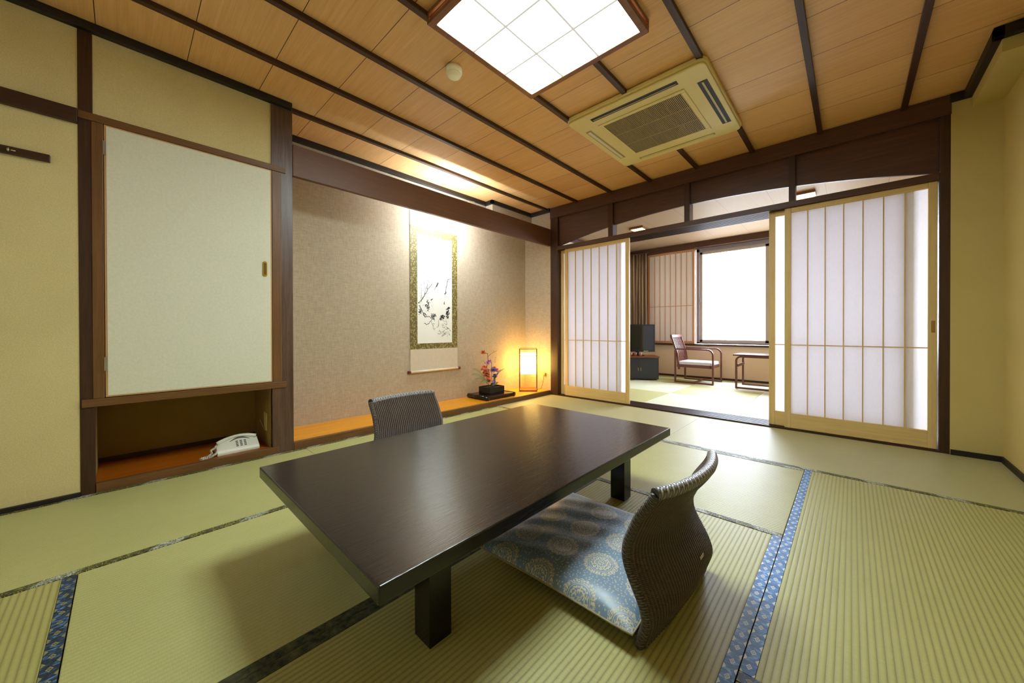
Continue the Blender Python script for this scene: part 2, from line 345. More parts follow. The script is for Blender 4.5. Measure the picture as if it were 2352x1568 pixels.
S('wall_window', MB().box(-.5, 2.88, -.02, 3.7, 3.0, .56).box(-.5, 2.88, 2.16, 3.7, 3.0, 2.4).box(-.5, 2.88, .56, .86, 3.0, 2.2).box(2.84, 2.88, .56, 3.7, 3.0, 2.2), plaster('tan_wallpaper', 'dcc0a0', 'eaceb0'), 'tan wallpapered wall under and around the window', 'wall')
trim(B(-.45, 2.80, .545, 3.6, 2.9, .572), dkx, 'dark wooden window sill board', 'sill')
trim(B(-.45, 2.868, -.01, 3.6, 2.88, .03), dkx, 'dark skirting under the window wall', 'skirting')
trim(MB().box(-.45, 2.79, 2.175, 3.6, 2.88, RC), beamx, 'dark beam over the window', 'beam')
trim(B(-.45, .2, 2.19, -.42, 2.88, RC), beamx, 'dark moulding on the left wall of the window room', 'moulding')
wf = thing('window_1', (.88, 2.9, .575), 'large bright window with grey aluminium frame', 'window', kind='structure')
al = plain('grey_aluminium', '8d8790', .4, .3)
MB().box(0, -.03, 0, .05, .04, 1.585).box(1.92, -.03, 0, 1.97, .04, 1.585).box(0, -.03, 0, 1.97, .04, .03).box(0, -.03, 1.53, 1.97, .04, 1.6).build('frame', al, wf, bevel=.003)
MB().box(.05, -.01, .03, .09, .02, 1.53).box(.97, -.01, .03, 1.02, .02, 1.53).box(1.88, -.01, .03, 1.92, .02, 1.53).box(.05, -.01, .03, 1.92, .02, .07).box(.05, -.01, 1.49, 1.92, .02, 1.53).build('sash', plain('beige_sash', 'b8ab9b', .4, .1), wf, bevel=.003)
B(.05, .008, .03, 1.92, .012, 1.53).build('pane', glass('window_glass'), wf)
B(.053, -.022, .7, .066, -.01, .78).build('latch', plain('latch_metal', '9a9488', .3, .8), wf, bevel=.002)

# ---------------------------------------------------------------- tatami mats
def mat(x0, y0, x1, y1, along, m, borders, label, grp='straw mats of the main room'):
    t = thing('tatami_mat', (x0, y0, -.02), label, 'tatami mat', grp)
    X, Y = x1-x0, y1-y0; g = .0012
    B(g, g, 0, X-g, Y-g, .02).build('rush_surface', m, t, bevel=.002)
    for side, hm in borders.items():
        hw = .033
        if side == 'l': q = (g-.0005, g, .004, hw, Y-g, .0215)
        if side == 'r': q = (X-hw, g, .004, X-g+.0005, Y-g, .0215)
        if side == 'b': q = (g, g-.0005, .004, X-g, hw, .0215)
        if side == 't': q = (g, Y-hw, .004, X-g, Y-g+.0005, .0215)
        o = MB().box(*q).build('cloth_border', hm, t, loc=None, bevel=.001)
        # shift origin so the pattern is centred on the strip
        ox = q[0] if side in 'lr' else 0; oy = q[1] if side in 'tb' else 0
        for v in o.data.vertices: v.co.x -= ox; v.co.y -= oy
        o.location = (ox, oy, 0)
    return t
mat(0, -.966, 1.77, 0, 'x', tat_xs, {'b': heri_g}, 'smooth straw mat in front of the alcove corner and left sliding door')
mat(1.77, -.966, 3.5, 0, 'x', tat_xs, {'b': heri_g}, 'smooth straw mat in front of the large right sliding door')
mat(0, -2.795, .885, -.966, 'y', tat_ys, {'l': heri_g, 'r': heri_g}, 'straw mat along the alcove sill behind the far legless chair')
mat(0, -4.655, .885, -2.795, 'y', tat_ys, {'l': heri_g, 'r': heri_g}, 'straw mat along the closet and yellow left wall')
mat(.885, -1.90, 2.61, -.966, 'x', tat_x, {'b': heri_g, 't': heri_g}, 'pale lit straw mat under the far end of the table')
mat(.885, -3.75, 1.755, -1.90, 'y', tat_ys, {'r': heri_n}, 'straw mat under the left half of the table')
mat(1.755, -3.75, 2.61, -1.90, 'y', tat_y, {'l': heri_n, 'r': heri_b}, 'straw mat under the near woven chair')
mat(2.61, -2.648, 3.5, -.966, 'y', tat_y, {'l': heri_b}, 'broad ribbed straw mat at the right with blue window sheen painted into its edge')
mat(.885, -4.655, 2.61, -3.75, 'x', tat_x, {'t': heri_bx}, 'straw mat at the lower left corner with a navy edge')
mat(2.61, -4.655, 3.5, -2.648, 'y', tat_y, {'t': heri_bx}, 'straw mat beneath the viewer at the bottom right')
vshade = tatami('rush_shade_tone', 'x', 'a9a76a', 'bdba7e', '8f8c50', .55, .012, .35); vsheen = tatami('rush_sheen_tone', 'y', 'c4c7a8', 'd4d6ba', 'abae8c', .55, .012, .35)  # same rush throughout; the two tones paint how light catches each weave direction
names = {}
xs = [-.45, .21, 1.09, 1.97, 2.85, 3.6]; ys = [.24, 1.10, 1.99, 2.868]
rn = ['nearest the track', 'in the middle row', 'under the window']; cn = ['at the far left', 'left of the opening middle', 'in the middle of the opening', 'behind the right sliding doors', 'at the far right']
for i in range(5):
    for j in range(3):
        shade_mat = (i+j) % 2 == 1
        mat(xs[i], ys[j], xs[i+1], ys[j+1], 'x', vshade if shade_mat else vsheen, {}, '%s borderless half mat %s, %s' % ('shade-painted green' if shade_mat else 'sheen-painted pale', rn[j], cn[i]), 'borderless half mats of the window room')

# ---------------------------------------------------------------- sliding paper doors
shp = paper('shoji_paper', 'fbf8ff', .72)
dn = [0]
def shoji(x0, x1, y, z0, z1, label, nb=7, bars=None, hz=.69, fr=hinoki, fx=hinx, hand=None, st=.042, rail=(.118, .04), pap=None, dep=.028, hbar=.007):
    dn[0] += 1
    t = thing('door_%d' % dn[0], (x0, y, z0), label, 'sliding door', kind='structure'); W = x1-x0; H = z1-z0
    MB().box(0, 0, 0, st, dep, H).box(W-st, 0, 0, W, dep, H).build('stile', fr, t, bevel=.002)
    MB().box(st, .001, 0, W-st, dep-.001, rail[0]).box(st, .001, H-rail[1], W-st, dep-.001, H).build('rail', fx, t, bevel=.002)
    g = MB(); n = nb
    for i in range(1, n):
        xc = st+(W-2*st)*i/n; g.box(xc-hbar/2, .004, rail[0], xc+hbar/2, .016, H-rail[1])
    g.box(st, .006, hz-z0-.004, W-st, .014, hz-z0+.004)
    g.build('lattice', fr, t)
    B(st-.004, .016, rail[0]-.004, W-st+.004, .0172, H-rail[1]+.004).build('paper', pap or shp, t)
    if hand:
        B(hand-.009, -.0015, .78, hand+.009, .003, .86).build('finger_pull', plain('finger_pull_wood', '9a6f34', .5), t, bevel=.002)
    return t
ZB, ZT = .014, 1.806
shoji(.205, 1.045, .020, ZB, ZT, 'left front sliding paper door, pale wooden lattice beside the alcove')
shoji(.115, .955, .062, ZB, ZT, 'rear left sliding paper door, only a narrow strip shows by the corner post')
shoji(2.403, 3.232, .020, ZB, ZT, 'large front sliding paper door at the right with vertical lattice', hand=.81)
shoji(2.291, 3.115, .062, ZB, ZT, 'rear right sliding paper door, its left edge shows beside the opening')
pk = wood('pinkish_wood', 'b9825a', 'd09a70', 'z', .5); pkx = wood('pinkish_wood_x', 'b9825a', 'd09a70', 'x', .5)
shoji(.054, .86, 2.835, .574, 2.172, 'small paper screen left of the window', 8, None, 1.222, pk, pkx, None, .035, (.04, .04), paper('screen_paper', 'f2e4e4', .08))
shoji(2.82, 3.6, 2.835, .574, 2.172, 'small paper screen right of the window, behind the right sliding doors', 8, None, 1.222, pk, pkx, None, .035, (.04, .04), bpy.data.materials['screen_paper'])

# ---------------------------------------------------------------- closet door
dn[0] += 1
t = thing('door_%d' % dn[0], (-.022, -3.706, .479), 'off-white closet door over the telephone niche', 'closet door', kind='structure')
MB().box(0, 0, 0, .022, .722, 1.389).build('panel', plain('door_edge_wood', 'c99a63', .5), t, bevel=.002)
MB().box(.0222, .008, .008, .0242, .714, 1.381).build('paper_face', closet, t)
brass = plain('brass', 'b58a2e', .3, .8)
def caps(yc, z0, z1, r): return [(yc+r*math.cos(PI*i/8), z1-r+r*math.sin(PI*i/8)) for i in range(9)]+[(yc-r*math.cos(PI*i/8), z0+r-r*math.sin(PI*i/8)) for i in range(9)]
h = MB().prism(caps(.683, .688, .786, .0125), .006, 'x', .024).build('handle', brass, t, bevel=.002)
tag(h, 'oval brass recessed handle')
MB().prism(caps(.683, .698, .776, .007), .0006, 'x', .0301).build('handle_recess', plain('dark_brass', '6b4d14', .4, .7), h, bevel=0)
for z in (.17, 1.27): MB().box(.023, -.004, z-.035, .027, .008, z+.035).build('hinge', plain('steel', 'b5b0a8', .35, .9), t)

# ---------------------------------------------------------------- low table
t = thing('low_table', (1.677, -2.546, .002), 'low black-brown wooden dining table on square legs', 'table')
HX, HY, TZ, TH = .4585, .765, .320, .039
def tabletop():
    q = NT('dark_stained_tabletop'); v = q.coord((18, 1.6, 18)); n = q.noise(v, 2, 5, .65, 1.2); n2 = q.noise(q.coord((240, 14, 100)), 1.5, 3)
    q.col(q.mix(q.ramp(q.math('ADD', q.math('MULTIPLY', n, .6), q.math('MULTIPLY', n2, .4)), .35, .65), lin('0d0a09'), lin('1f1815')))
    q.rough(q.math('ADD', .14, q.math('MULTIPLY', n2, .12))); q.bump(q.math('ADD', n2, n), .4, .0012); q.b.inputs['Specular IOR Level'].default_value = .5
    q.b.inputs['Coat Weight'].default_value = .12; q.b.inputs['Coat Roughness'].default_value = .15
    return q.m
tt = tabletop(); blk = plain('black_lacquer', '0a0807', .22)
MB().box(-HX, -HY, TZ-TH, HX, HY, TZ).build('tabletop', tt, t, bevel=.004, seg=3)
for sx in (-1, 1):
    for sy in (-1, 1):
        cx, cy = sx*(HX-.12-.0365), sy*(.571-.034)
        MB().box(cx-.036, cy-.034, 0, cx+.036, cy+.034, TZ-TH).build('leg', blk, t, bevel=.002)
for a_ in (-HX+.15, HX-.17): MB().box(a_, -.5, TZ-TH-.03, a_+.02, .5, TZ-TH).build('apron', blk, t)

# ---------------------------------------------------------------- woven legless chair
def wicker(name, nu=34, nv=110, c1='0c0705', c2='57453a'):
    q = NT(name); tc = q.add('ShaderNodeTexCoord'); x, y, z = q.xyz(tc.outputs['UV'])
    u = q.math('MULTIPLY', x, nu); v = q.math('MULTIPLY', y, nv)
    rib = q.math('ABSOLUTE', q.math('SINE', q.math('MULTIPLY', u, PI)))
    off = q.math('MULTIPLY', q.math('FLOOR', u), .5); st = q.math('ABSOLUTE', q.math('SINE', q.math('MULTIPLY', q.math('ADD', v, off), PI)))
    n = q.noise(q.coord((90, 90, 90)), 2, 2)
    h = q.math('MULTIPLY', q.math('POWER', rib, .8), q.math('POWER', st, .6))
    q.col(q.mix(q.math('MULTIPLY', h, q.math('ADD', .5, n)), lin(c1), lin(c2))); q.rough(.38); q.bump(h, .9, .004); q.b.inputs['Specular IOR Level'].default_value = .6  # strand crowns lighter, gaps darker: highlight and shade painted into the weave colour
    return q.m
wk = wicker('dark_woven_rattan', 34, 110, '0c0705', '6e5a48'); wkr = wicker('braided_rattan_rim', 46, 3, '080504', 'a8a29e'); wks = wicker('wrapped_rattan_edge', 75, 3, '0c0806', '6e6258')
def backsurf(u, v, th=0):
    """u across (0..1), v up (0..1); profile: hip bulge backwards, waist forward, top rolled back"""
    z = .005+v*.398; a = (u-.5)*2
    ctrl = [(0, 0), (.09, .026), (.22, -.022), (.32, .012), (.405, .068)]
    def cr(zz):
        for k in range(len(ctrl)-1):
            if zz <= ctrl[k+1][0] or k == len(ctrl)-2:
                p0 = ctrl[max(k-1, 0)][1]; p1 = ctrl[k][1]; p2 = ctrl[k+1][1]; p3 = ctrl[min(k+2, len(ctrl)-1)][1]
                s = (zz-ctrl[k][0])/(ctrl[k+1][0]-ctrl[k][0])
                return .5*((2*p1)+(-p0+p2)*s+(2*p0-5*p1+4*p2-p3)*s*s+(-p0+3*p1-3*p2+p3)*s**3)
    half = .205+.012*math.cos((v-.15)*PI*1.2)+.012*v
    wrap = .010+.030*v
    x = cr(z)-wrap*abs(a)**2.2
    return Vector((x+th, a*half, z))
def make_zaisu():
    t = thing('legless_chair', (0, 0, 0), None, 'chair', 'woven legless chairs at the low table')
    m = MB(); N = 34*6; M = 90; T = .022
    def disp(u): return .005*abs(math.sin(u*34*PI))**.6
    def outer(u, v): return backsurf(u, v, T/2+disp(u))
    def inner(u, v): return backsurf(1-u, v, -T/2-disp(u))
    Vo = m.grid(outer, N, M); Vi = m.grid(inner, N, M)
    for j in range(M):
        m.bm.faces.new((Vo[0][j], Vo[0][j+1], Vi[N][j+1], Vi[N][j])); m.bm.faces.new((Vo[N][j+1], Vo[N][j], Vi[0][j], Vi[0][j+1]))
    for i in range(N):
        m.bm.faces.new((Vo[i][0], Vi[N-i][0], Vi[N-i-1][0], Vo[i+1][0])); m.bm.faces.new((Vo[i][M], Vo[i+1][M], Vi[N-i-1][M], Vi[N-i][M]))
    m.build('backrest', wk, t, smooth=True)
    # braided roll along the top, finer wrapped edges down both sides
    def roll(path, rad, turn, mt, nm):
        r = MB(); r.uv = r.bm.loops.layers.uv.new('UVMap'); n = len(path); seg = 12; rings = []
        for i, p in enumerate(path):
            d = path[min(i+1, n-1)]-path[max(i-1, 0)]; rings.append(r.ring(p, d, rad, seg, Vector((1, 0, 0))))
        for i in range(n-1):
            for k in range(seg):
                f = r.bm.faces.new((rings[i][k], rings[i][(k+1) % seg], rings[i+1][(k+1) % seg], rings[i+1][k]))
                for l, (a, b) in zip(f.loops, ((i, k), (i, k+1), (i+1, k+1), (i+1, k))): l[r.uv].uv = (a/(n-1)+b*turn, b/seg)
        r.bm.faces.new(rings[0][::-1]); r.bm.faces.new(rings[-1]); r.build(nm, mt, t, smooth=True)
    roll([backsurf(k/60, 1) for k in range(61)], .0155, .006, wkr, 'rim')
    roll([backsurf(0, k/40) for k in range(41)], .012, .002, wks, 'edge_binding'); roll([backsurf(1, k/40) for k in range(41)], .012, .002, wks, 'edge_binding')
    MB().box(-.44, -.19, 0, -.02, .19, .012).build('seat', dkx, t, bevel=.004)
    return t
zs = make_zaisu(); zs.location = (2.430, -2.535, .002); zs.rotation_euler.z = -.06
zs['label'] = 'near woven rattan legless chair holding the patterned cushion'
zb = [c for c in zs.children if c.name.startswith('backrest')][0]
tg = MB().rbox((0, 0, 0), (.001, .013, .005), Matrix.Identity(3)).build('tag', plain('cream_label', 'cfc3ac', .6), zb)
p_ = backsurf(.72, .28, .011+.006); tg.location = p_; tg.rotation_euler = (.15, 0, 0)
z2 = copy_tree(zs); z2.location = (.878, -2.522, .002); z2.scale.z = 1.045; z2.rotation_euler.z = PI+.03
z2['label'] = 'far woven rattan legless chair between table and alcove'

# ---------------------------------------------------------------- floor cushion
def medallion():
    q = NT('blue_brocade_with_gold_medallions'); tc = q.add('ShaderNodeTexCoord'); x, y, z = q.xyz(tc.outputs['UV'])
    S1 = .147
    def cell(c_, o_): return q.math('MULTIPLY', q.math('SUBTRACT', q.math('FRACT', q.math('ADD', q.math('DIVIDE', c_, S1), o_)), .5), S1)
    ax_, by_ = cell(x, .602), cell(y, .303); d = q.math('SQRT', q.math('ADD', q.math('MULTIPLY', ax_, ax_), q.math('MULTIPLY', by_, by_))); an = q.math('ARCTAN2', by_, ax_)
    vor = q.add('ShaderNodeTexVoronoi', voronoi_dimensions='2D'); q.link(tc.outputs['UV'], vor.inputs['Vector']); vor.inputs['Scale'].default_value = 230
    v2 = q.add('ShaderNodeTexVoronoi', voronoi_dimensions='2D'); q.link(tc.outputs['UV'], v2.inputs['Vector']); v2.inputs['Scale'].default_value = 95
    M_ = q.math; fleck = M_('LESS_THAN', vor.outputs['Distance'], .52)
    edge = M_('ADD', .055, M_('MULTIPLY', M_('SINE', M_('MULTIPLY', an, 18)), .0022))
    outer = M_('MULTIPLY', M_('MULTIPLY', M_('LESS_THAN', d, edge), M_('GREATER_THAN', d, .041)), M_('GREATER_THAN', M_('ADD', M_('SINE', M_('MULTIPLY', an, 36)), M_('SINE', M_('MULTIPLY', d, 1500))), -.9))
    ringl = M_('LESS_THAN', M_('ABSOLUTE', M_('SUBTRACT', d, .0375)), .0008)
    inner = M_('MULTIPLY', M_('MULTIPLY', M_('LESS_THAN', d, .0335), M_('GREATER_THAN', d, .013)), M_('GREATER_THAN', M_('ADD', M_('SINE', M_('MULTIPLY', an, 16)), M_('SINE', M_('MULTIPLY', d, 700))), -.7))
    core = M_('MULTIPLY', M_('LESS_THAN', d, .0115), M_('GREATER_THAN', M_('SINE', M_('MULTIPLY', an, 8)), -.5))
    gold = M_('MAXIMUM', M_('MULTIPLY', M_('MAXIMUM', outer, M_('MAXIMUM', inner, core)), fleck), ringl)
    dots = M_('MULTIPLY', M_('GREATER_THAN', d, .061), M_('LESS_THAN', v2.outputs['Distance'], .2))
    f = q.math('MAXIMUM', gold, q.math('MULTIPLY', dots, .8))
    q.col(q.mix(f, lin('6a8094'), lin('c6b994'))); q.rough(q.math('ADD', .42, q.math('MULTIPLY', f, .2))); q.b.inputs['Specular IOR Level'].default_value = .7
    q.b.inputs['Sheen Weight'].default_value = .4; q.b.inputs['Sheen Roughness'].default_value = .3
    q.bump(f, .25, .0008); return q.m
cu = thing('floor_cushion', (2.108, -2.495, .0145), 'blue floor cushion with gold medallions on the near woven chair', 'cushion', rz=.02)
md = medallion(); L = .287
def cush(top):
    m = MB(); m.uv = m.bm.loops.layers.uv.new('UVMap'); N = 48; V = []
    for i in range(N+1):
        row = []
        for j in range(N+1):
            a, b = i/N*2-1, j/N*2-1
            e = max(abs(a), abs(b)); corner = (abs(a)*abs(b))**6
            k = 1-.045*(1-abs(b)**4)*abs(a)**8*0
            x = a*L*(1-.035*(1-b*b)*abs(a)); y = b*L*(1-.035*(1-a*a)*abs(b))
            hgt = (1-abs(a)**5)**.5*(1-abs(b)**5)**.5
            wr = .002*math.sin(a*9+b*4)+.0015*math.sin(b*17-a*6)
            zc = .026+.006*corner
            z = zc+(.044*hgt+wr*hgt if top else -.026*hgt*(1 if hgt > 0 else 0))
            row.append(m.bm.verts.new((x, y, max(z, .0))))
        V.append(row)
    for i in range(N):
        for j in range(N):
            f = m.bm.faces.new((V[i][j], V[i+1][j], V[i+1][j+1], V[i][j+1]))
            for l, (a, b) in zip(f.loops, ((i, j), (i+1, j), (i+1, j+1), (i, j+1))): l[m.uv].uv = (a/N*2*L+.02, b/N*2*L+.03)
    return m
cush(True).build('top_cover', md, cu, smooth=True); cush(False).build('bottom_cover', md, cu, smooth=True)
pts = []
for k in range(4):
    for i in range(24):
        s = i/24*2-1; a, b = {0: (s, -1), 1: (1, s), 2: (-s, 1), 3: (-1, -s)}[k]
        pts.append((a*L*(1-.035*(1-b*b)*abs(a)), b*L*(1-.035*(1-a*a)*abs(b)), .026+.006*(abs(a)*abs(b))**6))
MB().tube(pts, .0028, 6, True).build('piping', plain('beige_piping', '8f8464', .6), cu, smooth=True)

# ---------------------------------------------------------------- ceiling lamp
LZ = 2.282
t = thing('ceiling_lamp', (1.687, -2.27, LZ), 'large square lit ceiling lamp in a wooden frame with white panels', 'ceiling lamp')
rw = wood('reddish_lamp_wood', '6b3f22', '8a5632', 'x', .4)
H_ = .383; I_ = .35
MB().box(-H_, -H_, 0, H_, -I_, .018).box(-H_, I_, 0, H_, H_, .018).box(-H_, -I_, 0, -I_, I_, .018).box(I_, -I_, 0, H_, I_, .018).build('frame', rw, t, bevel=.002)
MB().box(-H_, -H_, .045, H_, -I_, .063).box(-H_, I_, .045, H_, H_, .063).box(-H_, -I_, .045, -I_, I_, .063).box(I_, -I_, .045, H_, I_, .063).box(-H_+.004, -H_+.004, .029, H_-.004, -H_+.009, .034).box(H_-.009, -H_+.004, .029, H_-.004, H_-.004, .034).box(-H_+.004, -H_+.004, .029, -H_+.009, H_-.004, .034).build('upper_frame', rw, t, bevel=.001)
for sx in (-1, 1):
    for sy in (-1, 1): MB().box(sx*H_-.016*(sx > 0), sy*H_-.016*(sy > 0), .018, sx*H_+.016*(sx < 0), sy*H_+.016*(sy < 0), .045).build('corner_block', rw, t)
MB().box(-I_, -I_, .008, I_, I_, .011).build('diffuser', emit('lamp_white', 'e9fcff', LAMP), t)
m = MB()
for k in (-1, 1): m.box(k*I_/3-.005, -I_, .003, k*I_/3+.005, I_, .008).box(-I_, k*I_/3-.005, .003, I_, k*I_/3+.005, .008)
m.build('grid', emit('lamp_grid_lines', 'f0ecdc', .27), t)  # lattice bars glow faintly in place of lamp light passing through them
MB().box(-I_-.008, -I_-.008, .019, I_+.008, -I_-.004, .044).box(I_+.004, -I_-.004, .019, I_+.008, I_+.008, .044).box(-I_-.008, -I_-.004, .019, -I_-.004, I_+.008, .044).box(-I_-.004, I_+.004, .019, I_+.004, I_+.008, .044).build('side_paper', emit('lamp_side', 'ffd898', 1.2), t)

# ---------------------------------------------------------------- air conditioner
t = thing('air_conditioner', (1.747, -1.012, 2.298), 'yellowed ceiling cassette air conditioner with central grille', 'air conditioner')
acm = plain('yellowed_plastic', 'd8c684', .45); acd = plain('vent_dark', '17110b', .6)
HA = .468
def rr(h, r, n=6):
    P = []
    for k, (sx, sy) in enumerate(((1, 1), (-1, 1), (-1, -1), (1, -1))):
        for i in range(n+1):
            a = PI/2*k+PI/2*i/n; P.append((sx*(h-r)+r*math.cos(a), sy*(h-r)+r*math.sin(a)))
    return P
MB().prism(rr(HA, .045), .03, 'z', .012).build('panel', acm, t, bevel=.008, seg=3)
MB().prism(rr(HA-.008, .04), .012, 'z', 0).build('face', acm, t, bevel=.01, seg=3)
g = MB().box(-.3, -.3, -.004, .3, -.27, 0).box(-.3, .27, -.004, .3, .3, 0).box(-.3, -.27, -.004, -.27, .27, 0).box(.27, -.27, -.004, .3, .27, 0).build('grille_frame', acm, t, bevel=.002)
MB().box(-.272, -.272, -.0015, .272, .272, -.0005).build('grille_shadow', acd, t)
m = MB()
for i in range(56):
    x = -.268+.536*i/55; m.box(x-.0022, -.27, -.0045, x+.0022, .27, -.0015)
for y in (-.09, .09): m.box(-.27, y-.003, -.0055, .27, y+.003, -.0045)
m.build('grille', plain('grille_plastic', 'a8905a', .5), t)
for nm, q, dark in (('a', (-.3, -.405, .29, -.365), 1), ('b', (.375, -.3, .43, .29), 1), ('c', (-.415, -.28, -.37, .28), 0), ('d', (-.29, .375, .3, .405), 0)):
    x0, y0, x1, y1 = q; o = MB().box(x0, y0, -.0012, x1, y1, 0).build('louver_slot', acd if dark else plain('slot_beige', '9c8a52', .5), t)
    if x1-x0 > y1-y0: MB().box(x0+.012, (y0+y1)/2+(.001 if dark else -.012), -.004, x1-.012, (y0+y1)/2+(.007 if dark else .012), -.001).build('louver', plain('louver_light', 'a89a70' if dark else 'c4b270', .4), o)
    else: MB().box((x0+x1)/2-(.006 if dark else .012), y0+.012, -.004, (x0+x1)/2+(.006 if dark else .012), y1-.012, -.001).build('louver', plain('louver_grey', 'a89a70' if dark else 'cfc7a8', .4), o)

# smoke detector
t = thing('smoke_detector', (1.095, -2.335, ZC), 'round white smoke detector on the ceiling beside the lamp', 'smoke detector')
wht = plain('ivory_plastic', 'f4f2de', .4)
MB().lathe([(.046, 0), (.048, -.012), (.047, -.03), (.044, -.036)], seg=32).build('body', wht, t, smooth=True)
MB().lathe([(.040, -.036), (.039, -.046), (.034, -.052), (.02, -.054), (.0, -.054001)][:4], seg=32).build('sensor_cap', wht, t, smooth=True)

# ---------------------------------------------------------------- hanging scroll
AX = AB+.004
t = thing('hanging_scroll', (AX, -1.42, 1.2), 'hanging scroll with ink painting of birds on branches in olive brocade', 'scroll')
def brocade():
    q = NT('olive_brocade'); v = q.add('ShaderNodeTexVoronoi'); q.link(q.coord((1, 60, 60)), v.inputs['Vector']); v.inputs['Scale'].default_value = 1
    q.col(q.mix(q.ramp(v.outputs['Distance'], .2, .55), lin('a8985c'), lin('665828'))); q.rough(.6); return q.m
Z0 = -1.2
MB().box(0, -.294, .62+Z0, .0015, .291, 2.02+Z0).build('brocade_mount', brocade(), t)
MB().box(.0016, -.297+.002, 1.87+Z0, .0022, .291, 2.02+Z0).build('silk_panel', weave('beige_silk', 'c9b79d', 'd8c9b2', 300), t)
MB().box(.0016, -.294, .405+Z0, .0022, .291, .622+Z0).build('silk_panel', bpy.data.materials['beige_silk'], t)
MB().box(.0016, -.213, .68+Z0, .0024, .218, 1.79+Z0).build('painting', plain('white_paper', 'ece8dc', .7), t)
MB().tube([(.008, -.296, .395+Z0), (.008, .293, .395+Z0)], .012, 16).build('roller', plain('cream_roller', 'dccab0', .4), t, smooth=True)
for y, s in ((-.296, -1), (.293, 1)): MB().tube([(.008, y, .395+Z0), (.008, y+s*.03, .395+Z0)], [.014, .015], 16).build('roller_knob', plain('red_lacquer', '6e1f14', .3), t, smooth=True)
MB().tube([(.004, 0, 2.16+Z0), (.004, -.12, 2.02+Z0), (.004, .12, 2.02+Z0)], .002, 6, True).build('hanging_cord', plain('cord', '8a7a50', .7), t)
ink = MB(); leaf = MB()
def stroke(P, w0, w1, M=ink, x=.0026):
    P = [Vector((0, a, b)) for a, b in P]; n = len(P); L_, R_ = [], []
    for i, p in enumerate(P):
        d = (P[min(i+1, n-1)]-P[max(i-1, 0)]).normalized(); nn = Vector((0, -d.z, d.y)); ww = .75*(w0+(w1-w0)*i/(n-1))/2*(1+.3*random.uniform(-1, 1))
        L_.append(M.bm.verts.new((x, p.y+nn.y*ww, p.z+nn.z*ww))); R_.append(M.bm.verts.new((x, p.y-nn.y*ww, p.z-nn.z*ww)))
    for i in range(n-1): M.bm.faces.new((L_[i], L_[i+1], R_[i+1], R_[i]))
def ip(px, py):    # painted picture, pixels of the enlarged view -> panel metres
    return (-.213+(px-208)/(495-208)*.431, .68+(1245-py)/(1245-360)*1.11+Z0)
def K(pts, a, b, M=ink, x=.0026): stroke([ip(*q) for q in pts], a, b, M, x)
def twig(pts, w0, w1, side=0, ln=30):
    Q = []
    for (a, b), (c_, d_) in zip(pts, pts[1:]):
        for k in range(4): Q.append((a+(c_-a)*k/4+random.uniform(-3, 3), b+(d_-b)*k/4+random.uniform(-3, 3)))
    Q.append(pts[-1]); K(Q, w0, w1)
    for k in range(side):
        p = random.choice(Q[1:]); a = random.uniform(-2.2, -.9); l = random.uniform(.4, 1)*ln
        K([p, (p[0]+l*.5*math.cos(a)+3, p[1]+l*.5*math.sin(a)), (p[0]+l*math.cos(a), p[1]+l*math.sin(a))], w0*.35, .0015)
def mass(cx, cy, rx, ry, ang, n, w_=.009):
    for k in range(n):
        a = random.uniform(0, 2*PI); r = random.random()**.6; x0 = cx+rx*r*math.cos(a); y0 = cy+ry*r*math.sin(a); l = random.uniform(8, 20); b = ang+random.uniform(-.35, .35)
        K([(x0, y0), (x0+l*.5*math.cos(b), y0+l*.5*math.sin(b)+2), (x0+l*math.cos(b), y0+l*math.sin(b))], w_*random.uniform(.7, 1.6), .003)
twig([(215, 920), (250, 880), (275, 830), (290, 800), (325, 750)], .012, .004, 9, 60)
twig([(240, 905), (238, 820), (236, 720)], .006, .002, 2, 30); twig([(285, 800), (284, 730), (287, 665)], .006, .002, 2, 30); twig([(265, 860), (268, 800), (262, 740)], .005, .002, 1)
mass(285, 925, 16, 45, 1.1, 30, .012); mass(225, 985, 14, 25, .9, 16); mass(330, 1015, 24, 28, .9, 30, .011); mass(262, 1000, 22, 20, .6, 10, .007)
twig([(222, 930), (245, 985), (268, 1030), (300, 1020), (322, 1045)], .010, .007, 2, 16); twig([(260, 1075), (275, 1093), (300, 1080), (318, 1050)], .010, .007, 0)
mass(455, 985, 16, 48, 1.9, 36, .014); mass(415, 1025, 26, 20, 2.4, 30, .013); mass(478, 940, 14, 8, 2.8, 10, .010)
K([(343, 798), (352, 780), (364, 758), (374, 732)], .004, .016); K([(360, 770), (370, 752), (377, 738)], .014, .008); K([(350, 785), (343, 800)], .005, .002)
K([(427, 915), (425, 900), (431, 890)], .016, .008); K([(313, 887), (322, 880), (332, 874)], .014, .005)
twig([(436, 825), (442, 780), (452, 735), (458, 700), (490, 684)], .010, .005, 6, 40); twig([(456, 705), (448, 650), (432, 585)], .005, .002, 2); twig([(460, 700), (466, 640), (470, 560)], .004, .002, 1); K([(430, 828), (438, 818), (447, 812)], .018, .008)
K([(378, 1110), (379, 1080), (378, 1050)], .006, .004)
for k in range(70):
    cx_, cy_ = random.choice(((345, 1090, 20, 40), (440, 1090, 35, 45), (400, 1150, 40, 25), (450, 1150, 25, 30)))[:2]; a = random.uniform(0, PI*2); x0 = cx_+random.uniform(-30, 30); y0 = cy_+random.uniform(-35, 35); l = random.uniform(12, 26)
    K([(x0, y0), (x0+l*.5*math.cos(a), y0+l*.5*math.sin(a)), (x0+l*math.cos(a), y0+l*math.sin(a))], .007, .001, leaf, .0028)
for k in range(60):
    x0 = random.uniform(215, 320); y0 = random.uniform(700, 1010); a = random.uniform(0, PI*2)
    K([(x0, y0), (x0+5*math.cos(a), y0+5*math.sin(a))], .006, .003)
